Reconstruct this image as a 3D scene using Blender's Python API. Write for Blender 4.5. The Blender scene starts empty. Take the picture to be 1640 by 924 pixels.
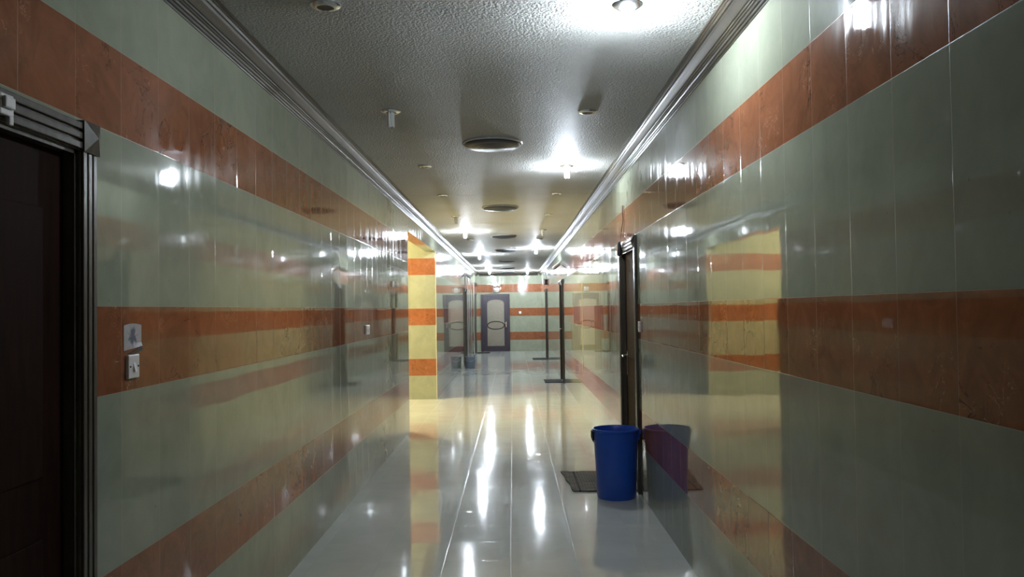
import bpy, bmesh, math, random
from mathutils import Vector, Matrix
random.seed(7)
C = bpy.context.scene
COL = C.collection
PI = math.pi

# ------------------------------------------------------------ camera
CAM_H = 1.5786
FPX = 1310.0
cam_d = bpy.data.cameras.new('camera')
cam = bpy.data.objects.new('camera', cam_d); COL.objects.link(cam)
cam_d.sensor_width = 36.0
cam_d.lens = FPX / 1640.0 * 36.0
cam_d.clip_start = 0.02
pitch, yaw, roll = 0.0248, -0.00092, -0.01405
M = Matrix(((1, 0, 0), (0, 0, -1), (0, 1, 0)))
Ry = Matrix(((math.cos(yaw), -math.sin(yaw), 0), (math.sin(yaw), math.cos(yaw), 0), (0, 0, 1)))
Rp = Matrix(((1, 0, 0), (0, math.cos(pitch), math.sin(pitch)), (0, -math.sin(pitch), math.cos(pitch))))
Rr = Matrix(((math.cos(roll), -math.sin(roll), 0), (math.sin(roll), math.cos(roll), 0), (0, 0, 1)))
W2C = Rr @ M @ Rp @ Ry                      # world -> (right, down, forward)
flip = Matrix(((1, 0, 0), (0, -1, 0), (0, 0, -1)))
cam.matrix_world = Matrix.Translation((0, 0, CAM_H)) @ (flip @ W2C).transposed().to_4x4()
C.camera = cam

# ------------------------------------------------------------ world, exposure, light strengths
wd = bpy.data.worlds.new('world'); C.world = wd; wd.use_nodes = True
wd.node_tree.nodes['Background'].inputs[0].default_value = (0.6, 0.65, 0.7, 1)
wd.node_tree.nodes['Background'].inputs[1].default_value = 0.02
C.view_settings.view_transform = 'Standard'
C.view_settings.look = 'None'
C.view_settings.gamma = 1.0
C.view_settings.use_curve_mapping = False
C.view_settings.exposure = 0.07
BULB = 1050.0                                # radiance of a lit tube
BULB_FAR = 2600.0                           # raised for lamps past the passage, to brighten the far end
BULB_COL = (0.80, 0.90, 1.0)
WINDOW = 85.0                               # radiance of the unseen window lighting the side passage
GLOBE_FILL = 800.0                               # radiance of the globe added to light the passage wall
WINDOW_COL = (1.0, 0.87, 0.55)

# ------------------------------------------------------------ mesh helpers
class MB:
    def __init__(s): s.v = []; s.f = []; s.sm = []
    def add(s, v, f, smooth=False):
        o = len(s.v); s.v += [tuple(p) for p in v]
        for q in f: s.f.append(tuple(o + i for i in q)); s.sm.append(smooth)
    def box(s, a, b):
        x0, y0, z0 = [min(a[i], b[i]) for i in range(3)]; x1, y1, z1 = [max(a[i], b[i]) for i in range(3)]
        s.add([(x0,y0,z0),(x1,y0,z0),(x1,y1,z0),(x0,y1,z0),(x0,y0,z1),(x1,y0,z1),(x1,y1,z1),(x0,y1,z1)],
              [(0,3,2,1),(4,5,6,7),(0,1,5,4),(1,2,6,5),(2,3,7,6),(3,0,4,7)])
        return s
    def lathe(s, prof, c=(0,0,0), n=32, smooth=True, axis='z'):
        cx, cy, cz = c; vs = []; fs = []
        for (r, z) in prof:
            for k in range(n):
                t = 2*PI*k/n
                a, b = r*math.cos(t), r*math.sin(t)
                if axis == 'z': vs.append((cx+a, cy+b, cz+z))
                elif axis == 'x': vs.append((cx+z, cy+a, cz+b))
                else: vs.append((cx+a, cy+z, cz+b))
        m = len(prof)
        for j in range(m-1):
            for k in range(n):
                k2 = (k+1) % n
                fs.append((j*n+k, j*n+k2, (j+1)*n+k2, (j+1)*n+k))
        fs.append(tuple(range(n))[::-1]); fs.append(tuple((m-1)*n+k for k in range(n)))
        s.add(vs, fs, smooth); return s
    def tube(s, pts, r, n=8):
        pts = [Vector(p) for p in pts]; vs = []; fs = []
        up = Vector((0.13, 0.21, 0.97)).normalized()
        for i, p in enumerate(pts):
            d = (pts[min(i+1, len(pts)-1)] - pts[max(i-1, 0)]).normalized()
            a = d.cross(up)
            if a.length < .05: a = d.cross(Vector((1, 0, 0)))
            a.normalize(); b = d.cross(a)
            rr = r[i] if isinstance(r, (list, tuple)) else r
            for k in range(n):
                t = 2*PI*k/n; vs.append(p + a*rr*math.cos(t) + b*rr*math.sin(t))
        for i in range(len(pts)-1):
            for k in range(n):
                k2 = (k+1) % n; fs.append((i*n+k, i*n+k2, (i+1)*n+k2, (i+1)*n+k))
        fs.append(tuple(range(n))[::-1]); fs.append(tuple((len(pts)-1)*n+k for k in range(n)))
        s.add(vs, fs, True); return s
    def build(s, name, mat, parent=None, bevel=0, loc=None):
        me = bpy.data.meshes.new(name); me.from_pydata(s.v, [], s.f)
        bm = bmesh.new(); bm.from_mesh(me); bmesh.ops.recalc_face_normals(bm, faces=bm.faces); bm.to_mesh(me); bm.free()
        me.polygons.foreach_set('use_smooth', s.sm if len(s.sm) == len(me.polygons) else [False]*len(me.polygons))
        me.materials.append(mat)
        o = bpy.data.objects.new(name, me); COL.objects.link(o)
        if any(s.sm):
            e = o.modifiers.new('edge', 'EDGE_SPLIT'); e.split_angle = math.radians(40)
        if bevel:
            b = o.modifiers.new('bevel', 'BEVEL'); b.width = bevel; b.segments = 2; b.limit_method = 'ANGLE'
        if parent: o.parent = parent
        if loc: o.location = loc
        return o

def thing(name, label, cat, loc=(0,0,0), group=None, rotz=0):
    o = bpy.data.objects.new(name, None); COL.objects.link(o); o.empty_display_size = .1
    o.location = loc; o.rotation_euler = (0, 0, rotz)
    return tag(o, label, cat, group)
def tag(o, label, cat, group=None):
    o['label'] = label; o['category'] = cat
    if group: o['group'] = group
    return o
def struct(o, label=None):
    o['kind'] = 'structure'
    if label: o['label'] = label
    return o
def dup(root, loc, label, group=None):
    r = root.copy(); COL.objects.link(r); r.location = loc; r['label'] = label
    if group: r['group'] = group
    for ch in list(root.children):
        c = ch.copy(); COL.objects.link(c); c.parent = r
        for g in ch.children:
            d = g.copy(); COL.objects.link(d); d.parent = c
    return r

# ------------------------------------------------------------ material helpers
class N:
    def __init__(s, name):
        s.m = bpy.data.materials.new(name); s.m.use_nodes = True
        s.t = s.m.node_tree; s.t.nodes.clear()
        s.out = s.t.nodes.new('ShaderNodeOutputMaterial')
    def n(s, typ, ins=None, **kw):
        nd = s.t.nodes.new(typ)
        for k, v in kw.items(): setattr(nd, k, v)
        for k, v in (ins or {}).items(): s.set(nd.inputs[k], v)
        return nd
    def set(s, sock, v):
        if isinstance(v, bpy.types.NodeSocket): s.t.links.new(v, sock)
        elif isinstance(v, bpy.types.Node): s.t.links.new(v.outputs[0], sock)
        else:
            if hasattr(sock.default_value, '__len__') and hasattr(v, '__len__') and len(v) == 3 and len(sock.default_value) == 4: v = (*v, 1)
            sock.default_value = v
    def math(s, op, a, b=0.0, c=0.0): 
        nd = s.n('ShaderNodeMath', {0: a, 1: b, 2: c}, operation=op); return nd.outputs[0]
    def mix(s, f, a, b):
        nd = s.n('ShaderNodeMix', data_type='RGBA'); s.set(nd.inputs[0], f); s.set(nd.inputs[6], a); s.set(nd.inputs[7], b); return nd.outputs[2]
    def noise(s, vec, scale, detail=2, rough=.5, dist=0):
        return s.n('ShaderNodeTexNoise', {'Vector': vec, 'Scale': scale, 'Detail': detail, 'Roughness': rough, 'Distortion': dist}).outputs[0]
    def ramp(s, f, p0, p1):
        nd = s.n('ShaderNodeMapRange', {0: f, 1: p0, 2: p1, 3: 0.0, 4: 1.0}); nd.clamp = True; return nd.outputs[0]
    def done(s, **ins):
        ins = {k.replace('_', ' '): v for k, v in ins.items()}
        p = s.n('ShaderNodeBsdfPrincipled', ins); s.t.links.new(p.outputs[0], s.out.inputs[0]); return s.m

def simple(name, col, rough=.5, metal=0, ior=1.5, bump=0, bscale=60, var=0.15, **kw):
    k = N(name); co = k.n('ShaderNodeTexCoord').outputs['Object']
    nz = k.noise(co, bscale*.4, 3)
    dark = tuple(c*(1-var) for c in col); lite = tuple(min(1, c*(1+var)) for c in col)
    c = k.mix(nz, dark, lite)
    ins = dict(Base_Color=c, Roughness=rough, Metallic=metal, IOR=ior)
    if bump:
        ins['Normal'] = k.n('ShaderNodeBump', {'Height': k.noise(co, bscale, 3), 'Strength': bump, 'Distance': .002}).outputs[0]
    ins.update(kw)
    return k.done(**ins)

ROW0, ROWH, TW = 0.121, 0.297, 0.30
LIGHT_TILE = (0.275, 0.290, 0.215)
RED_TILE = (0.25, 0.094, 0.044)
def tile_wall(name, axis, u0):
    """glazed wall tiles: two pale rows, one terracotta row; each tile sits at its own faint tilt"""
    k = N(name); geo = k.n('ShaderNodeNewGeometry'); P = geo.outputs['Position']
    sp = k.n('ShaderNodeSeparateXYZ', {0: P})
    u = k.math('DIVIDE', k.math('SUBTRACT', sp.outputs[axis], u0), TW)
    r = k.math('DIVIDE', k.math('SUBTRACT', sp.outputs['Z'], ROW0), ROWH)
    ui, ri = k.math('FLOOR', u), k.math('FLOOR', r)
    fu, fr = k.math('FRACT', u), k.math('FRACT', r)
    # distance to nearest joint (m)
    du = k.math('MULTIPLY', k.math('MINIMUM', fu, k.math('SUBTRACT', 1.0, fu)), TW)
    # a course of tall pale tiles (two rows high) then a course of square terracotta ones
    r3 = k.math('DIVIDE', k.math('SUBTRACT', r, 2.0), 3.0)
    g3 = k.math('FLOOR', r3); q = k.math('MULTIPLY', k.math('FRACT', r3), 3.0)
    red = k.math('GREATER_THAN', q, 2.0)
    ri = k.math('MULTIPLY_ADD', g3, 2.0, red)
    dr = k.math('MULTIPLY', k.math('MINIMUM', k.math('MINIMUM', q, k.math('SUBTRACT', 3.0, q)), k.math('ABSOLUTE', k.math('SUBTRACT', q, 2.0))), ROWH)
    dj = k.math('MINIMUM', du, dr)
    joint = k.math('SUBTRACT', 1.0, k.ramp(dj, 0.0004, 0.0009))
    edge = k.ramp(dj, 0.0, 0.003)
    cell = k.n('ShaderNodeCombineXYZ', {0: ui, 1: ri, 2: 0.0}).outputs[0]
    wn = k.n('ShaderNodeTexWhiteNoise', {'Vector': cell}, noise_dimensions='3D')
    off = k.n('ShaderNodeVectorMath', {0: wn.outputs['Color'], 1: (37.0, 37.0, 37.0)}, operation='MULTIPLY').outputs[0]
    Pt = k.n('ShaderNodeVectorMath', {0: P, 1: off}, operation='ADD').outputs[0]
    # pale tile
    cl = k.noise(Pt, 5.0, 4, .6, .6)
    pale = k.mix(k.ramp(cl, .3, .7), tuple(c*.90 for c in LIGHT_TILE), tuple(c*1.08 for c in LIGHT_TILE))
    spk = k.ramp(k.noise(Pt, 26.0, 2, .5), .74, .80)
    pale = k.mix(k.math('MULTIPLY', spk, .55), pale, (0.16, 0.14, 0.10))
    # terracotta marble
    c2 = k.noise(Pt, 7.0, 6, .65, 1.2)
    rd = k.mix(k.ramp(c2, .32, .7), tuple(c*.78 for c in RED_TILE), tuple(c*1.18 for c in RED_TILE))
    vein = k.math('ABSOLUTE', k.math('SUBTRACT', k.noise(Pt, 4.2, 5, .62, 1.6), .5))
    vein = k.math('MULTIPLY', k.math('SUBTRACT', 1.0, k.ramp(vein, 0.002, .016)), k.ramp(k.noise(Pt, 3.1, 2), .54, .62))
    rd = k.mix(k.math('MULTIPLY', vein, .9), rd, (0.07, 0.022, 0.012))
    v2 = k.math('ABSOLUTE', k.math('SUBTRACT', k.noise(Pt, 8.0, 4, .6, 2.2), .46))
    v2 = k.math('MULTIPLY', k.math('SUBTRACT', 1.0, k.ramp(v2, 0.0, .006)), k.ramp(k.noise(Pt, 5.1, 2), .58, .64))
    rd = k.mix(k.math('MULTIPLY', v2, .8), rd, (0.66, 0.42, 0.26))
    col = k.mix(red, pale, rd)
    tint = k.math('MULTIPLY_ADD', wn.outputs['Value'], .07, .965)
    col = k.n('ShaderNodeVectorMath', {0: col, 'Scale': tint}, operation='SCALE').outputs[0]
    col = k.mix(k.math('MULTIPLY', joint, .4), col, (0.40, 0.36, 0.26))
    # bumps: glaze wave + joint, then per-tile tilt
    h = k.math('ADD', k.math('MULTIPLY', edge, .00028), k.math('MULTIPLY', k.noise(Pt, 3.5, 1), .0005))
    bump = k.n('ShaderNodeBump', {'Height': h, 'Strength': .8, 'Distance': 1.0}).outputs[0]
    tilt = k.n('ShaderNodeVectorMath', {0: wn.outputs['Color'], 1: (.5, .5, .5)}, operation='SUBTRACT').outputs[0]
    tilt = k.n('ShaderNodeVectorMath', {0: tilt, 'Scale': .0038}, operation='SCALE').outputs[0]
    nn = k.n('ShaderNodeVectorMath', {0: bump, 1: tilt}, operation='ADD').outputs[0]
    nn = k.n('ShaderNodeVectorMath', {0: nn}, operation='NORMALIZE').outputs[0]
    st = k.n('ShaderNodeVectorMath', {0: P, 1: (9.0, 9.0, 1.3)}, operation='MULTIPLY').outputs[0]
    smear = k.math('MULTIPLY', k.ramp(k.noise(st, 1.0, 4, .6), .42, .75), k.ramp(sp.outputs['Z'], 1.9, 2.35))
    rough = k.math('ADD', k.math('MULTIPLY_ADD', smear, .16, .028), k.math('MULTIPLY', joint, .3))
    return k.done(Base_Color=col, Roughness=rough, IOR=1.46, Normal=nn)

def floor_mat():
    k = N('polished floor tiles'); geo = k.n('ShaderNodeNewGeometry'); P = geo.outputs['Position']
    sp = k.n('ShaderNodeSeparateXYZ', {0: P}); T = .413
    u = k.math('DIVIDE', k.math('ADD', sp.outputs['X'], .45), T); v = k.math('DIVIDE', k.math('ADD', sp.outputs['Y'], .19), T)
    ui, vi = k.math('FLOOR', u), k.math('FLOOR', v); fu, fv = k.math('FRACT', u), k.math('FRACT', v)
    d = k.math('MULTIPLY', k.math('MINIMUM', k.math('MINIMUM', fu, k.math('SUBTRACT', 1.0, fu)), k.math('MINIMUM', fv, k.math('SUBTRACT', 1.0, fv))), T)
    joint = k.math('SUBTRACT', 1.0, k.ramp(d, .0007, .0016))
    cell = k.n('ShaderNodeCombineXYZ', {0: ui, 1: vi, 2: 3.0}).outputs[0]
    wn = k.n('ShaderNodeTexWhiteNoise', {'Vector': cell}, noise_dimensions='3D')
    off = k.n('ShaderNodeVectorMath', {0: wn.outputs['Color'], 1: (37.0, 37.0, 37.0)}, operation='MULTIPLY').outputs[0]
    Pt = k.n('ShaderNodeVectorMath', {0: P, 1: off}, operation='ADD').outputs[0]
    c = k.mix(k.ramp(k.noise(Pt, 3.0, 5, .6, .5), .3, .7), (0.58, 0.61, 0.58), (0.66, 0.68, 0.64))
    c = k.mix(k.math('MULTIPLY', joint, .55), c, (0.10, 0.10, 0.09))
    dirt = k.ramp(k.noise(P, 1.7, 5, .65), .5, .75)
    tilt = k.n('ShaderNodeVectorMath', {0: wn.outputs['Color'], 1: (.5, .5, .5)}, operation='SUBTRACT').outputs[0]
    tilt = k.n('ShaderNodeVectorMath', {0: tilt, 'Scale': .005}, operation='SCALE').outputs[0]
    h = k.math('ADD', k.math('MULTIPLY', k.ramp(d, 0.0, .004), .0003), k.math('MULTIPLY', k.noise(Pt, 4.0, 1), .0006))
    bump = k.n('ShaderNodeBump', {'Height': h, 'Strength': .8, 'Distance': 1.0}).outputs[0]
    nn = k.n('ShaderNodeVectorMath', {0: bump, 1: tilt}, operation='ADD').outputs[0]
    nn = k.n('ShaderNodeVectorMath', {0: nn}, operation='NORMALIZE').outputs[0]
    rough = k.math('ADD', k.math('MULTIPLY_ADD', dirt, .05, .065), k.math('MULTIPLY', joint, .3))
    return k.done(Base_Color=c, Roughness=rough, IOR=1.6, Normal=nn)

def ceiling_mat():
    k = N('orange peel ceiling paint'); geo = k.n('ShaderNodeNewGeometry'); P = geo.outputs['Position']
    c = k.mix(k.ramp(k.noise(P, 1.2, 4), .3, .7), (0.47, 0.47, 0.44), (0.55, 0.55, 0.52))
    v = k.n('ShaderNodeTexVoronoi', {'Vector': P, 'Scale': 85.0}, feature='SMOOTH_F1').outputs[0]
    h = k.math('ADD', k.math('MULTIPLY', v, -1.0), k.math('MULTIPLY', k.noise(P, 130.0, 3, .6), .8))
    b = k.n('ShaderNodeBump', {'Height': h, 'Strength': .9, 'Distance': .009}).outputs[0]
    return k.done(Base_Color=c, Roughness=.55, IOR=1.36, Normal=b)

def cornice_mat():
    k = N('bronze painted plaster'); co = k.n('ShaderNodeNewGeometry').outputs['Position']
    st = k.n('ShaderNodeVectorMath', {0: co, 1: (30.0, .5, 30.0)}, operation='MULTIPLY').outputs[0]
    c = k.mix(k.ramp(k.noise(st, 1.0, 4, .6), .35, .7), (0.022, 0.019, 0.014), (0.070, 0.058, 0.040))
    b = k.n('ShaderNodeBump', {'Height': k.noise(co, 60.0, 3), 'Strength': .25, 'Distance': .002}).outputs[0]
    return k.done(Base_Color=c, Roughness=.40, Metallic=0.0, IOR=1.42, Normal=b)

def wood_mat(name, a, b, rough=.3, spec=.5):
    k = N(name); co = k.n('ShaderNodeTexCoord').outputs['Object']
    st = k.n('ShaderNodeVectorMath', {0: co, 1: (14.0, 14.0, 1.4)}, operation='MULTIPLY').outputs[0]
    c = k.mix(k.ramp(k.noise(st, 2.0, 6, .6, .8), .3, .7), a, b)
    bp = k.n('ShaderNodeBump', {'Height': k.noise(st, 5.0, 3), 'Strength': .04, 'Distance': .001}).outputs[0]
    return k.done(Base_Color=c, Roughness=rough, Normal=bp, Specular_IOR_Level=spec)

def emit(name, col, strength):
    k = N(name); e = k.n('ShaderNodeEmission', {0: (*col, 1), 1: strength}); k.t.links.new(e.outputs[0], k.out.inputs[0]); return k.m

mat_wall_y = tile_wall('banded glazed wall tiles', 'Y', .15)
mat_wall_x = tile_wall('banded glazed wall tiles across', 'X', -1.364 - .15)
mat_floor = floor_mat()
mat_ceil = ceiling_mat()
mat_corn = cornice_mat()
mat_door = wood_mat('dark stained door wood', (0.012, 0.006, 0.004), (0.022, 0.009, 0.006), .6, .03)
mat_casing = wood_mat('dark brown gloss casing', (0.055, 0.046, 0.036), (0.095, 0.080, 0.062), .26)
mat_backdoor = wood_mat('plum brown back door', (0.018, 0.012, 0.020), (0.032, 0.021, 0.032), .3)
mat_brass = simple('worn handle metal', (0.65, 0.60, 0.50), .22, 1.0)
mat_chrome = simple('chrome ring', (0.72, 0.73, 0.74), .18, 1.0)
mat_cup = simple('dark lamp socket', (0.035, 0.028, 0.024), .5)
mat_vent = simple('dark grey vent metal', (0.045, 0.045, 0.055), .38, 0.0)
mat_ventrim = simple('grey vent rim', (0.34, 0.34, 0.34), .35, .2)
mat_tube = simple('frosted unlit tube', (0.72, 0.73, 0.70), .25)
mat_lit = emit('lit white tube', BULB_COL, BULB)
mat_lit_far = emit('lit strong white tube', BULB_COL, BULB_FAR)
mat_plastic = simple('off white plastic', (0.66, 0.63, 0.60), .35, 0, 1.5, 0, 30, .05)
mat_darkplastic = simple('black plastic', (0.015, 0.015, 0.017), .4)
mat_blue = simple('blue bucket plastic', (0.012, 0.078, 0.45), .33, 0, 1.5, .15, 40, .08)
mat_greyb = simple('grey bucket plastic', (0.13, 0.15, 0.19), .4)
mat_pole = simple('silver pole', (0.62, 0.62, 0.60), .3, .8)
mat_bead_glint = simple('pale grout bead', (0.62, 0.58, 0.44), .45)

# ------------------------------------------------------------ the room
XL, XR, ZC = -1.364, 1.056, 2.929
Y0, YB = -3.2, 30.6
OP0, OP1, OPZ = 10.66, 14.50, 2.615          # side passage on the left
T = .18
DL = [(1.56, 2.555), (22.75, 23.65), (29.1, 30.0)]       # door openings, left wall
DR = [(7.02, 7.93), (17.32, 18.2), (25.3, 26.2)]         # right wall
DZ = 2.095
def wall_with_doors(name, x0, x1, segs, doors):
    m = MB()
    for a, b in segs:
        y = a
        for d0, d1 in sorted(doors):
            if d0 >= a and d1 <= b:
                m.box((x0, y, 0), (x1, d0, ZC)); m.box((x0, d0, DZ), (x1, d1, ZC)); y = d1
        m.box((x0, y, 0), (x1, b, ZC))
    return m
wl = wall_with_doors('wall_left', XL-T, XL, [(Y0, OP0), (OP1, YB)], DL)
wl.box((XL-T, OP0, OPZ), (XL, OP1, ZC))
struct(wl.build('wall_left', mat_wall_y))
struct(wall_with_doors('wall_right', XR, XR+T, [(Y0, YB)], DR).build('wall_right', mat_wall_y))
struct(MB().box((XL-T, YB, 0), (XR+T, YB+T, ZC)).build('wall_back', mat_wall_x))
struct(MB().box((XL-T, Y0-T, 0), (XR+T, Y0, ZC)).build('wall_front', mat_wall_x))
LX = -9.0
struct(MB().box((LX, OP1, 0), (XL-T, OP1+T, ZC)).build('wall_passage_far', mat_wall_x))
struct(MB().box((LX, OP0-T, 0), (XL-T, OP0, ZC)).build('wall_passage_near', mat_wall_x))
WY0, WY1, WZ0, WZ1 = 12.6, 14.4, .35, 2.5
we = MB(); we.box((LX-T, OP0-T, 0), (LX, WY0, ZC)); we.box((LX-T, WY1, 0), (LX, OP1+T, ZC)); we.box((LX-T, WY0, 0), (LX, WY1, WZ0)); we.box((LX-T, WY0, WZ1), (LX, WY1, ZC))
struct(we.build('wall_passage_end', mat_wall_y))
struct(MB().box((LX-T, Y0-T, -.12), (XR+T, YB+T, 0)).build('floor', mat_floor))
# ceiling slabs with shallow seams between pours
cm = MB(); ys = [Y0-T, 9.63, 12.82, YB+T]
for i in range(3):
    cm.box((LX-T, ys[i]+.006, ZC), (XR+T, ys[i+1]-.006, ZC+.12))
cm.box((LX-T, Y0-T, ZC+.012), (XR+T, YB+T, ZC+.14))
struct(cm.build('ceiling', mat_ceil))
# unseen passage window, placed and widened to spread its warm light
w = bpy.data.objects.new('window_1', None); COL.objects.link(w); struct(w); w.location = (LX, (WY0+WY1)/2, 0)
wf = MB(); yc = (WY1-WY0)/2
for a, b in (((-.10, -yc, WZ0), (-.04, -yc+.05, WZ1)), ((-.10, yc-.05, WZ0), (-.04, yc, WZ1)), ((-.10, -yc, WZ0), (-.04, yc, WZ0+.05)), ((-.10, -yc, WZ1-.05), (-.04, yc, WZ1)), ((-.10, -.02, WZ0), (-.04, .02, WZ1))):
    wf.box(a, b)
wf.build('window_frame', mat_plastic, w)
MB().box((-.12, -yc, WZ0), (-.105, yc, WZ1)).build('window_pane', emit('sunlit curtain glass', WINDOW_COL, WINDOW), w)

# cornices
def cornice_profile():
    # (distance from wall, depth under the ceiling)
    return [(0, 0), (.1125, 0), (.1125, .010), (.104, .012), (.104, .020), (.098, .022), (.094, .032), (.086, .034), (.080, .044), (.070, .054),
            (.060, .064), (.053, .070), (.046, .071), (.044, .078), (.037, .079), (.036, .086), (.028, .088), (.024, .095), (.016, .097), (.014, .106), (.006, .108), (.004, .115), (0, .115)]
def cornice(name, fn, a, b):
    p = cornice_profile(); n = len(p); m = MB()
    vs = [fn(q, a) for q in p] + [fn(q, b) for q in p]
    fs = [(i, (i+1) % n, n+(i+1) % n, n+i) for i in range(n)] + [tuple(range(n)), tuple(range(n, 2*n))[::-1]]
    m.add(vs, fs); return struct(m.build(name, mat_corn))
cornice('trim_1', lambda q, t: (XL+q[0], t, ZC-q[1]), Y0, YB)
cornice('trim_2', lambda q, t: (XR-q[0], t, ZC-q[1]), Y0, YB)
cornice('trim_3', lambda q, t: (t, YB-q[0], ZC-q[1]), XL+.11, XR-.11)
# pale strip painting the glint on one right-wall joint and the thin edge bead of the passage corner
struct(MB().box((XR-.004, 12.447, .55), (XR, 12.459, 1.95)).build('trim_4', mat_bead_glint))
struct(MB().tube([(XL-.001, OP1-.002, 0.0), (XL-.001, OP1-.002, OPZ)], .004, 8).build('trim_5', mat_bead_glint))

# ------------------------------------------------------------ doors on the side walls
def side_door(num, side, y0, y1, handle_far=True):
    """side -1 left wall, +1 right wall. local x points into the corridor from the wall face"""
    xw = XL if side < 0 else XR; s = 1 if side < 0 else -1
    r = bpy.data.objects.new('door_%d' % num, None); COL.objects.link(r); struct(r)
    r.location = (xw, (y0+y1)/2, 0)
    h = (y1-y0)/2; cw = .092
    def B(m, a, b): m.box((a[0]*s, a[1], a[2]), (b[0]*s, b[1], b[2])); return m
    p = MB(); B(p, (-.075, -h+.012, .008), (-.035, h-.012, DZ-.012))
    pn = p.build('door_panel', mat_door, r)
    for (za, zb) in ((.22, .92), (1.10, 1.90)):       # raised fields
        f = MB(); B(f, (-.035, -h+.13, za), (-.029, h-.13, zb)); f.build('raised_field', mat_door, pn, bevel=.003)
    j = MB(); B(j, (-.10, -h, 0), (0, -h+.012, DZ)); B(j, (-.10, h-.012, 0), (0, h, DZ)); B(j, (-.10, -h, DZ-.012), (0, h, DZ)); j.build('door_jamb', mat_casing, r)
    def flute(ya, yb, za, zb, vertical):
        m = MB(); B(m, (0, ya, za), (.012, yb, zb))
        if vertical:
            w = (yb-ya)/3
            for i in range(3): B(m, (.011, ya+i*w+.004, za), (.021, ya+(i+1)*w-.004, zb))
        else:
            w = (zb-za)/3
            for i in range(3): B(m, (.011, ya, za+i*w+.004), (.021, yb, za+(i+1)*w-.004))
        return m
    flute(h, h+cw, 0, DZ, True).build('door_casing', mat_casing, r, bevel=.003)
    flute(-h-cw, -h, 0, DZ, True).build('door_casing', mat_casing, r, bevel=.003)
    flute(-h, h, DZ, DZ+cw, False).build('door_header', mat_casing, r, bevel=.003)
    for sg in (-1, 1):                                # pyramid corner blocks
        ya, yb = (h, h+cw+.006) if sg > 0 else (-h-cw-.006, -h)
        za, zb = DZ-.004, DZ+cw+.004
        m = MB(); B(m, (0, ya, za), (.026, yb, zb))
        q = [(.026*s, ya, za), (.026*s, yb, za), (.026*s, yb, zb), (.026*s, ya, zb), (.046*s, (ya+yb)/2, (za+zb)/2)]
        m.add(q, [(0, 1, 4), (1, 2, 4), (2, 3, 4), (3, 0, 4), (3, 2, 1, 0)])
        m.build('corner_block', mat_casing, r)
    hy = (-h+.09) if not handle_far else (h-.09)
    d = -1 if handle_far else 1
    hm = MB(); B(hm, (-.035, hy-.02, .93), (-.028, hy+.02, 1.16))
    hp = hm.build('handle_plate', mat_brass, r, bevel=.002)
    MB().tube([(-.03*s, hy, 1.12), (.012*s, hy, 1.12), (.018*s, hy+d*.02, 1.12), (.018*s, hy+d*.11, 1.115)], .009, 10).build('door_handle', mat_brass, hp)
    return r
side_door(1, -1, *DL[0], handle_far=False)
side_door(2, 1, *DR[0])
side_door(3, 1, *DR[1])
side_door(4, 1, *DR[2])
side_door(5, -1, *DL[1], handle_far=False)
side_door(6, -1, *DL[2], handle_far=False)

# back door: frame, leaf with arched frosted glass and two crossing curved bars
r = bpy.data.objects.new('door_7', None); COL.objects.link(r); struct(r); r.location = (-.665, YB, 0)
hw = .54
fr = MB(); fr.box((-hw, -.05, 0), (-hw+.09, 0, 2.13)); fr.box((hw-.09, -.05, 0), (hw, 0, 2.13)); fr.box((-hw+.09, -.05, 2.04), (hw-.09, 0, 2.13))
fr.build('door_frame', mat_backdoor, r, bevel=.006)
GX0, GX1, GZ0, GZ1 = -.30, .33, .20, 1.93
lf = MB()
lf.box((-hw+.09, -.035, .01), (GX0, -.005, 2.04)); lf.box((GX1, -.035, .01), (hw-.09, -.005, 2.04)); lf.box((GX0, -.035, .01), (GX1, -.005, GZ0))
n = 16; vs = []; gx = (GX0+GX1)/2; hg = (GX1-GX0)/2
for i in range(n+1):
    x = GX0 + (GX1-GX0)*i/n; z = GZ1 - .13 + .13*math.sqrt(max(0, 1-((x-gx)/hg)**2))
    vs += [(x, -.035, z), (x, -.035, 2.04), (x, -.005, z), (x, -.005, 2.04)]
fs = []
for i in range(n):
    a = 4*i; b = a+4; fs += [(a, b, b+1, a+1), (a+2, a+3, b+3, b+2), (a, a+2, b+2, b), (a+1, b+1, b+3, a+3)]
lf.add(vs, fs)
leaf = lf.build('door_leaf', mat_backdoor, r)
k = N('frosted door glass'); co = k.n('ShaderNodeTexCoord').outputs['Object']
mat_glass = k.done(Base_Color=k.mix(k.ramp(k.noise(co, 40.0, 3), .4, .6), (0.19, 0.165, 0.125), (0.24, 0.21, 0.16)), Roughness=.3)
MB().box((GX0, -.018, GZ0), (GX1, -.012, GZ1)).build('glass_panel', mat_glass, leaf)
for sg in (-1, 1):
    pts = [(gx + hg*math.cos(t)*sg*-1, -.024, .97 + sg*.145*math.sin(t)) for t in [PI*i/20 for i in range(21)]]
    MB().tube(pts, .014, 8).build('curved_bar', mat_door, leaf)
hm = MB(); hm.box((.385, -.042, .90), (.42, -.035, 1.10)); hp = hm.build('handle_plate', mat_brass, leaf, bevel=.002)
MB().tube([(.40, -.04, 1.05), (.40, -.075, 1.05), (.39, -.08, 1.05), (.31, -.08, 1.045)], .009, 10).build('door_handle', mat_brass, hp)

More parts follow.
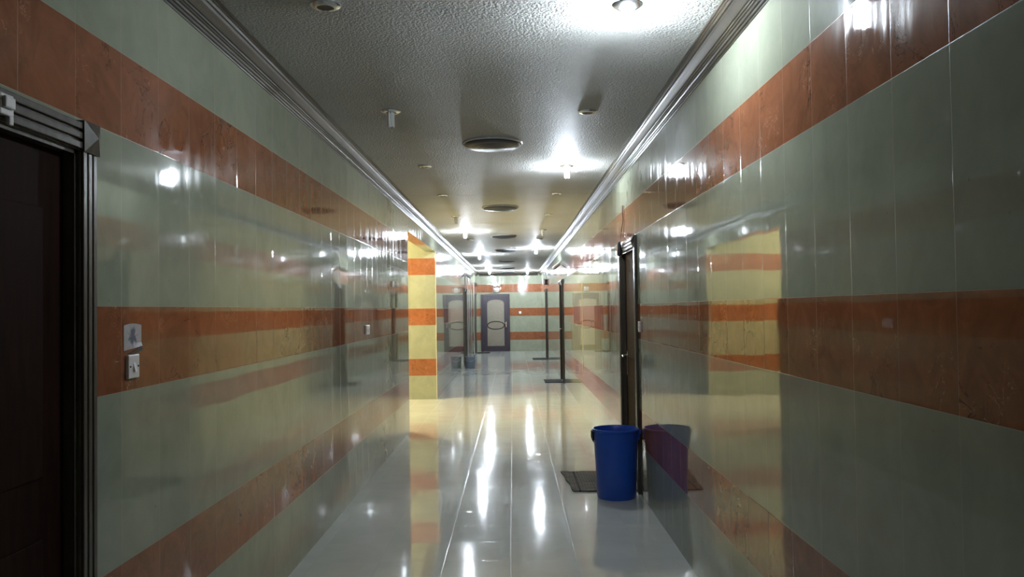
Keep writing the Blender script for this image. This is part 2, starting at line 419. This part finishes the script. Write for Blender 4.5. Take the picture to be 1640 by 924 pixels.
# ------------------------------------------------------------ ceiling fittings
def vent_mesh(y):
    t = thing('ceiling_vent', '', 'vent', (-.15, y, ZC), 'round air vents along the ceiling')
    MB().lathe([(.215, 0), (.240, 0), (.246, -.008), (.242, -.016), (.234, -.018), (.233, -.004)], n=48).build('vent_rim', mat_ventrim, t)
    MB().lathe([(.001, -.001), (.205, -.001), (.205, -.003), (.001, -.003)], n=40).build('vent_throat', mat_darkplastic, t)
    for r0, z in ((.226, -.024), (.182, -.030), (.138, -.036), (.095, -.040)):
        MB().lathe([(r0-.022, z-.016), (r0, z), (r0-.004, z+.006), (r0-.028, z-.010)], n=48).build('louvre_ring', mat_vent, t)
    MB().lathe([(.001, -.030), (.056, -.030), (.060, -.042), (.050, -.050), (.001, -.053)], n=32).build('vent_cone', mat_vent, t)
    m = MB()
    for a in (0, PI/2):
        dx, dy = math.cos(a), math.sin(a)
        m.tube([(-.2*dx, -.2*dy, -.015), (.2*dx, .2*dy, -.015)], .006, 6)
    m.build('cross_bar', mat_vent, t)
    return t
VY = [6.60, 10.80, 15.05, 18.7, 22.9, 26.7, 29.6]
VL = ['round dark ceiling vent nearest the viewer, widest in view',
      'round dark ceiling vent second from the front, just before the ceiling seam',
      'round ceiling vent just beyond the seam, third in the row',
      'round ceiling vent fourth in the row down the corridor',
      'small far ceiling vent, fifth in the row',
      'tiny far ceiling vent, second from the back wall',
      'tiny ceiling vent closest to the back wall cornice']
v0 = vent_mesh(VY[0]); v0['label'] = VL[0]
for y, l in zip(VY[1:], VL[1:]): dup(v0, (-.15, y, ZC), l)

def downlight(kind):
    """kind: empty / unlit / lit"""
    t = thing('recessed_downlight', '', 'ceiling light', (0, 0, ZC), 'downlights in two rows')
    MB().lathe([(.040, -.001), (.066, 0), (.067, -.006), (.058, -.013), (.046, -.016), (.038, -.016), (.035, -.010)], n=32).build('ring', mat_chrome, t)
    MB().lathe([(.001, -.001), (.038, -.001), (.036, -.0125), (.001, -.0125)], n=24).build('socket', mat_cup, t)
    if kind != 'empty':
        m = MB()
        L = .112
        for q in range(3):
            a = 2*PI*q/3 + .5
            cx, cy = .0155*math.cos(a), .0155*math.sin(a); tx, ty = -math.sin(a)*.0085, math.cos(a)*.0085
            pts = [(cx+tx, cy+ty, -.004), (cx+tx, cy+ty, -L+.008)] + [(cx+tx*math.cos(b), cy+ty*math.cos(b), -L+.008-.008*math.sin(b)) for b in (PI/4, PI/2, 3*PI/4)] + [(cx-tx, cy-ty, -L+.008), (cx-tx, cy-ty, -.004)]
            m.tube(pts, .0062, 8)
        m.build('lamp_tube', mat_lit if kind == 'lit' else mat_tube, t)
    return t
proto = {k_: downlight(k_) for k_ in ('empty', 'unlit', 'lit')}
XLr, XRr = -.808, .53
LIGHTS = [
 ('lit', XRr, 3.62, 'lit downlight nearest the viewer at the top edge, glaring over the right cornice'),
 ('lit', XRr, 7.73, 'lit downlight in the right row between the first and second vents'),
 ('lit', XLr, 14.1, 'first lit downlight of the left row, just past the ceiling seam'),
 ('lit', XRr, 18.3, 'third lit downlight of the right row, level with the fourth vent'),
 ('lit', XLr, 20.1, 'second lit downlight of the left row, far down the corridor'),
 ('lit', XLr, 25.4, 'third lit downlight of the left row, second from the back wall'),
 ('lit', XLr, 28.7, 'lit downlight of the left row right in front of the back wall, glaring on it'),
 ('lit', XRr, 29.0, 'far lit downlight of the right row, closest to the back wall'),
 ('empty', XLr, 3.57, 'empty ring downlight at the top edge of the photo, left row'),
 ('unlit', XLr, 5.5, 'unlit downlight with pale tubes hanging, nearest such in left row'),
 ('empty', XLr, 7.63, 'empty ring downlight of the left row beside the first big vent'),
 ('empty', XLr, 9.6, 'empty ring downlight of the left row before the second vent'),
 ('unlit', XLr, 11.8, 'small unlit downlight with hanging tubes, left row before the ceiling seam'),
 ('empty', XLr, 15.75, 'tiny ring downlight of the left row just behind the first lit one'),
 ('empty', XRr, 5.58, 'empty chrome ring downlight of the right row beside the nearest cornice'),
 ('empty', XRr, 9.58, 'flat ring downlight of the right row behind the second lit lamp'),
 ('empty', XRr, 11.74, 'small ring downlight of the right row just before the ceiling seam'),
 ('unlit', XRr, 13.97, 'tiny unlit downlight of the right row level with the first lit left one'),
 ('empty', XRr, 15.8, 'tiny ring downlight of the right row just before the third lit one'),
]
seen = set()
for kind, x, y, lab in LIGHTS:
    if kind not in seen:
        t = proto[kind]; seen.add(kind); t.location = (x, y, ZC); t['label'] = lab
    else:
        t = dup(proto[kind], (x, y, ZC), lab)
        if kind == 'lit' and y > 16:
            for ch in t.children:
                if ch.name.startswith('lamp_tube'):
                    ch.material_slots[0].link = 'OBJECT'; ch.material_slots[0].material = mat_lit_far

# warm globe added out of view to light the passage's banded wall
t = thing('globe_lamp', 'warm globe ceiling lamp inside the side passage on the left', 'ceiling light', (-3.3, 13.3, ZC))
MB().lathe([(.07, 0), (.075, -.02), (.05, -.035)], n=24).build('lamp_base', mat_plastic, t)
MB().lathe([(.045, -.035)] + [(.115*math.sin(a), -.145 + .115*math.cos(a)) for a in [PI*(.13+.86*i/14) for i in range(15)]], n=28).build('globe', emit('warm glowing globe', (1.0, .80, .38), GLOBE_FILL), t)

# ------------------------------------------------------------ blue bucket and doormats
bx, by = .842, 6.86
b = thing('bucket', 'tall blue plastic bucket standing on the floor by the right wall', 'bucket', (bx, by, 0))
MB().lathe([(.001, .012), (.150, .012), (.158, 0), (.162, .012), (.172, .25), (.184, .50), (.186, .548), (.193, .552), (.196, .560), (.193, .570),
            (.186, .572), (.182, .566), (.178, .50), (.166, .25), (.154, .022), (.001, .020)], n=64).build('bucket_body', mat_blue, b)
for sg in (-1, 1):
    m = MB(); m.box((sg*.184, -.030, .520), (sg*.206, .030, .556)); m.box((sg*.182, -.012, .47), (sg*.198, .012, .53)); m.build('handle_lug', mat_darkplastic if sg < 0 else mat_blue, b, bevel=.004)
pts = [(.203*math.cos(a), -.205*math.sin(a)*.0 + .19*math.sin(a)*1.02, .525 - .16*math.sin(a)) for a in [PI*i/24 for i in range(25)]]
MB().tube([(x, y*1.03, z) for x, y, z in pts], .0045, 8).build('bucket_handle', mat_darkplastic, b)

def mat_material():
    k = N('woven grey doormat'); co = k.n('ShaderNodeTexCoord').outputs['Object']; sp = k.n('ShaderNodeSeparateXYZ', {0: co})
    wy = k.math('SINE', k.math('MULTIPLY', sp.outputs['Y'], 120.0)); wx = k.math('SINE', k.math('MULTIPLY', sp.outputs['X'], 260.0))
    st = k.n('ShaderNodeVectorMath', {0: co, 1: (3.0, 22.0, 1.0)}, operation='MULTIPLY').outputs[0]
    f = k.math('MULTIPLY_ADD', wy, .16, k.noise(st, 2.0, 4))
    c = k.mix(k.ramp(f, .35, .68), (0.05, 0.045, 0.038), (0.24, 0.22, 0.18))
    ln = k.math('LESS_THAN', k.math('ABSOLUTE', k.math('ADD', sp.outputs['X'], .195)), .008)
    c = k.mix(ln, c, (0.012, 0.012, 0.012))
    bp = k.n('ShaderNodeBump', {'Height': k.math('ADD', wy, wx), 'Strength': .5, 'Distance': .003}).outputs[0]
    return k.done(Base_Color=c, Roughness=.85, Normal=bp)
mat_mat = mat_material()
def doormat(x0, x1, y0, y1, label, mat, skew=0.0):
    cx, cy = (x0+x1)/2, (y0+y1)/2; hx, hy = (x1-x0)/2, (y1-y0)/2
    m = MB(); nx, ny = 16, 16; top = []; 
    for j in range(ny+1):
        for i in range(nx+1):
            u, v = 2*i/nx-1, 2*j/ny-1
            x = u*hx + .006*math.sin(7*v+2*u) + skew*v*hy; y = v*hy + .006*math.sin(6*u+1)
            top.append((x, y, .012 + .0015*math.sin(9*u+4*v)))
    bot = [(p[0], p[1], 0.0005) for p in top]; nn = len(top); fs = []
    def I(i, j): return j*(nx+1)+i
    for j in range(ny):
        for i in range(nx):
            fs.append((I(i,j), I(i+1,j), I(i+1,j+1), I(i,j+1))); fs.append((nn+I(i,j), nn+I(i,j+1), nn+I(i+1,j+1), nn+I(i+1,j)))
    for i in range(nx):
        fs.append((I(i,0), nn+I(i,0), nn+I(i+1,0), I(i+1,0))); fs.append((I(i,ny), I(i+1,ny), nn+I(i+1,ny), nn+I(i,ny)))
    for j in range(ny):
        fs.append((I(0,j), I(0,j+1), nn+I(0,j+1), nn+I(0,j))); fs.append((I(nx,j), nn+I(nx,j), nn+I(nx,j+1), I(nx,j+1)))
    m.add(top+bot, fs)
    return tag(m.build('doormat', mat, loc=(cx, cy, 0)), label, 'doormat', 'doormats at the doors')
doormat(.47, 1.03, 7.06, 7.90, 'grey striped doormat behind the blue bucket', mat_mat, -.07)
mat_dmat = simple('dark doormat', (0.018, 0.017, 0.016), .9, 0, 1.5, .5, 200)
doormat(.66, 1.035, 17.35, 18.1, 'dark doormat at the second door on the right wall', mat_dmat)
doormat(.60, 1.035, 25.3, 26.1, 'dark doormat at the far door on the right wall', mat_dmat)
doormat(-1.33, -.86, 29.2, 29.95, 'dark doormat in the far left corner near the glazed door', mat_dmat)

# grey bucket far left and upright poles behind it
g = thing('bucket', 'small grey bucket against the left wall far down the corridor', 'bucket', (-1.175, 22.05, 0))
MB().lathe([(.001, .01), (.118, .01), (.124, 0), (.130, .01), (.146, .29), (.152, .295), (.152, .305), (.145, .308), (.140, .30), (.124, .02), (.001, .018)], n=32).build('bucket_body', mat_greyb, g)
MB().tube([(.150*math.cos(a), -.153*math.sin(a), .285-.10*math.sin(a)) for a in [PI*i/16 for i in range(17)]], .004, 6).build('bucket_handle', mat_pole, g)
for (x, y, ztop, lab) in ((XL+.035, 24.0, 2.62, 'tallest silver pole upright by the left wall behind the grey bucket'),
                          (XL+.03, 26.2, 2.2, 'thin short silver pole between the other two poles on the left'),
                          (XL+.045, 27.6, 2.46, 'silver pole by the left wall nearest the far left doorway')):
    p = thing('upright_pole', lab, 'pole', (x, y, 0), 'poles by the left wall')
    MB().lathe([(.013, .0), (.016, .01), (.016, ztop-.02), (.013, ztop)], n=16).build('pole', mat_pole, p)
    MB().lathe([(.021, 0), (.021, .045), (.018, .05)], n=16).build('pole_foot', mat_darkplastic, p)

# ------------------------------------------------------------ wall fittings
def switch(name, xw, s, y, z, w, h, label, socket=False):
    t = thing(name, label, 'switch', (xw, y, z), 'switch plates')
    MB().box((0, -w/2, -h/2), (.014*s, w/2, h/2)).build('plate', mat_plastic, t, bevel=.004)
    m = MB()
    m.add([(.014*s, -.008, -.018), (.014*s, .008, -.018), (.014*s, .008, .014), (.014*s, -.008, .014), (.022*s, -.008, -.018), (.022*s, .008, -.018)],
          [(0,1,5,4), (1,2,5), (0,4,3), (4,5,2,3), (0,3,2,1)])
    m.build('rocker', mat_plastic, t)
    for sg in (-1, 1): MB().lathe([(.0035, .0), (.0035, .002*s)], (.014*s, sg*w*.36, 0), 10, axis='x').build('screw', mat_darkplastic, t)
    return t
switch('light_switch', XL, 1, 2.915, 1.393, .084, .084, 'white switch plate with rocker below a peeling sticker, left wall')
switch('light_switch', XL, 1, 7.62, 1.402, .17, .088, 'white switch plate on the left wall before the passage')
switch('light_switch', XR, -1, 6.80, 1.415, .09, .088, 'narrow-looking white switch plate right of the blue bucket door')
t = thing('wall_socket', 'small white round-cornered switch plate on the back wall', 'switch', (.263, YB, 1.437), 'switch plates')
MB().box((-.045, -.014, -.045), (.045, 0, .045)).build('plate', mat_plastic, t, bevel=.006)
MB().box((-.012, -.02, -.018), (.012, -.014, .018)).build('rocker', mat_plastic, t, bevel=.002)

# peeling sticker above the near switch: pale paper with dark printed blot, curled lower edge
k = N('faded sticker'); co = k.n('ShaderNodeTexCoord').outputs['Object']; sp = k.n('ShaderNodeSeparateXYZ', {0: co})
rad = k.n('ShaderNodeVectorMath', {0: k.n('ShaderNodeVectorMath', {0: co, 1: (0.0, 21.0, 19.0)}, operation='MULTIPLY').outputs[0]}, operation='LENGTH').outputs['Value']
blot = k.math('SUBTRACT', 1.0, k.ramp(k.math('MULTIPLY_ADD', k.noise(co, 60.0, 3), 1.3, rad), 1.0, 1.35))
c = k.mix(k.ramp(k.noise(co, 45.0, 4), .45, .62), (0.32, 0.33, 0.32), (0.42, 0.33, 0.37))
c = k.mix(blot, c, (0.055, 0.06, 0.11))
mat_sticker = k.done(Base_Color=c, Roughness=.4)
m = MB(); ny_, nz_ = 8, 8; vs = []
for j in range(nz_+1):
    for i in range(ny_+1):
        u, v = i/ny_, j/nz_
        y = (u-.5)*.135; z = (v-.5)*.084 + (.006*math.sin(PI*u) if v > .9 else 0) + (.012*(u-.4) if v < .1 else 0)
        vs.append((.0015 + .006*max(0, .25-v)*4*u, y, z))
nn = len(vs); vs += [(.0002, p[1], p[2]) for p in vs]; fs = []
for j in range(nz_):
    for i in range(ny_):
        a = j*(ny_+1)+i; fs.append((a, a+1, a+ny_+2, a+ny_+1)); fs.append((nn+a, nn+a+ny_+1, nn+a+ny_+2, nn+a+1))
for i in range(ny_):
    a = i; fs.append((a, nn+a, nn+a+1, a+1)); a = nz_*(ny_+1)+i; fs.append((a, a+1, nn+a+1, nn+a))
for j in range(nz_):
    a = j*(ny_+1); fs.append((a, a+ny_+1, nn+a+ny_+1, nn+a)); a += ny_; fs.append((a, nn+a, nn+a+ny_+1, a+ny_+1))
m.add(vs, fs)
st = tag(m.build('wall_sticker', mat_sticker, loc=(XL, 2.93, 1.497)), 'faded torn sticker on terracotta tile above the near switch', 'sticker')
tr = MB(); tr.box((0.0002, -.055, -.056), (.003, .06, -.050)); tr.box((0.0002, -.01, -.066), (.0025, .066, -.060))
to = tr.build('torn_strip', mat_cup, st); to.rotation_euler = (.22, 0, 0); to['label'] = 'dark torn lower strip'

# small white fitting on the near-left door header
m = MB(); m.box((0, -.03, -.028), (.016, .03, .03)); m.box((.016, -.022, -.010), (.026, .022, .022)); m.box((.004, .01, -.05), (.016, .03, -.025))
tag(m.build('door_sensor', mat_plastic, bevel=.004, loc=(XL+.021, 2.145, 2.135)), 'small white fitting clipped on the near left door header', 'fitting')

# cable and black plug above the right door
ct = thing('hanging_cable', 'thin brown cable with black plug hanging over the right door header', 'cable', (XR-.006, 7.72, 2.10))
mat_cable = simple('brown cable', (0.10, 0.035, 0.02), .5)
pts = [(0, .0, .44), (-.002, .0, .38), (0, -.005, .32), (-.002, .0, .27), (-.004, .05, .235), (-.006, .085, .20), (-.010, .08, .165), (-.018, .05, .125), (-.026, .02, .09)]
MB().tube(pts, .0045, 8).build('cable', mat_cable, ct)
m = MB(); m.lathe([(.010, .10), (.016, .09), (.020, .05), (.024, .02), (.022, -.03), (.012, -.04)], (-.036, .0, .0), 16); m.box((-.060, -.012, -.02), (-.030, .09, .01)); m.build('plug', mat_darkplastic, ct)

# little tilted wall lamp, camera-like light and others above the far doors
def tilt_lamp(xw, s, y, z, label):
    t = thing('wall_light', label, 'wall light', (xw, y, z), 'small wall lights above the far doors')
    MB().box((0, -.05, -.05), (.02*s, .05, .05)).build('mount', mat_plastic, t, bevel=.004)
    m = MB(); a = Vector((.02*s, 0, .01)); e = Vector((.17*s, 0, -.11)); d = (e-a).normalized(); nrm = Vector((d.z*-1*s*-1, 0, d.x*s*-1*-1))
    m.tube([a, e], .028, 12); m.build('lamp_head', mat_plastic, t)
    off = Vector((-.014*s, 0, -.034)); MB().tube([a+off, e+off], .013, 8).build('lamp_hood', mat_darkplastic, t)
    return t
tilt_lamp(XR, -1, 17.8, 2.56, 'white tilted wall light above the second right door')
tilt_lamp(XL, 1, 23.4, 2.60, 'white tilted wall light high on the left wall near the poles')
t = thing('wall_light', 'white oval wall light with dark middle above the far right door', 'wall light', (XR, 25.6, 2.40), 'small wall lights above the far doors')
MB().lathe([(.085, 0), (.085, -.045), (.06, -.05)], n=24, axis='x').build('mount', mat_darkplastic, t)
MB().lathe([(.07, -.045), (.105, -.052), (.112, -.09), (.09, -.115), (.03, -.125)], n=24, axis='x').build('lamp_shade', mat_plastic, t)
MB().tube([(-.008, 0, .09), (-.008, .0, .412)], .007, 8).build('feed_cable', mat_plastic, t)
t = thing('wall_light', 'small dark fitting high in the far left corner', 'wall light', (XL, 29.6, 2.48), 'small wall lights above the far doors')
MB().lathe([(.05, 0), (.055, .03), (.04, .07), (.01, .08)], n=20, axis='x').build('housing', mat_darkplastic, t)
MB().box((0, -.03, -.02), (.012, .03, .075)).build('mount', mat_darkplastic, t)
t = thing('wall_lantern', 'small white lantern with brown curved cap above the back door', 'wall light', (-.61, YB, 2.20))
mm = simple('brown cap', (0.10, 0.055, 0.035), .4)
m = MB(); m.tube([(-.17+.34*i/12, -.06, .235 - .05*math.sin(PI*i/12)) for i in range(13)], [.018+.012*math.sin(PI*i/12) for i in range(13)], 10); m.box((-.03, -.06, .17), (.03, 0, .22)); m.build('cap', mm, t)
m = MB(); m.lathe([(.02, .0), (.08, .01), (.11, .06), (.105, .12), (.085, .17), (.03, .18)], (0, -.11, 0), 24); m.build('lantern_body', mat_plastic, t)
m = MB(); m.box((-.05, -.03, .04), (.05, 0, .14)); m.build('mount', mat_darkplastic, t)
MB().tube([(-.07, -.215, .10), (-.02, -.225, .05), (.03, -.225, .075), (.07, -.21, .05)], .006, 6).build('scroll', mm, t)
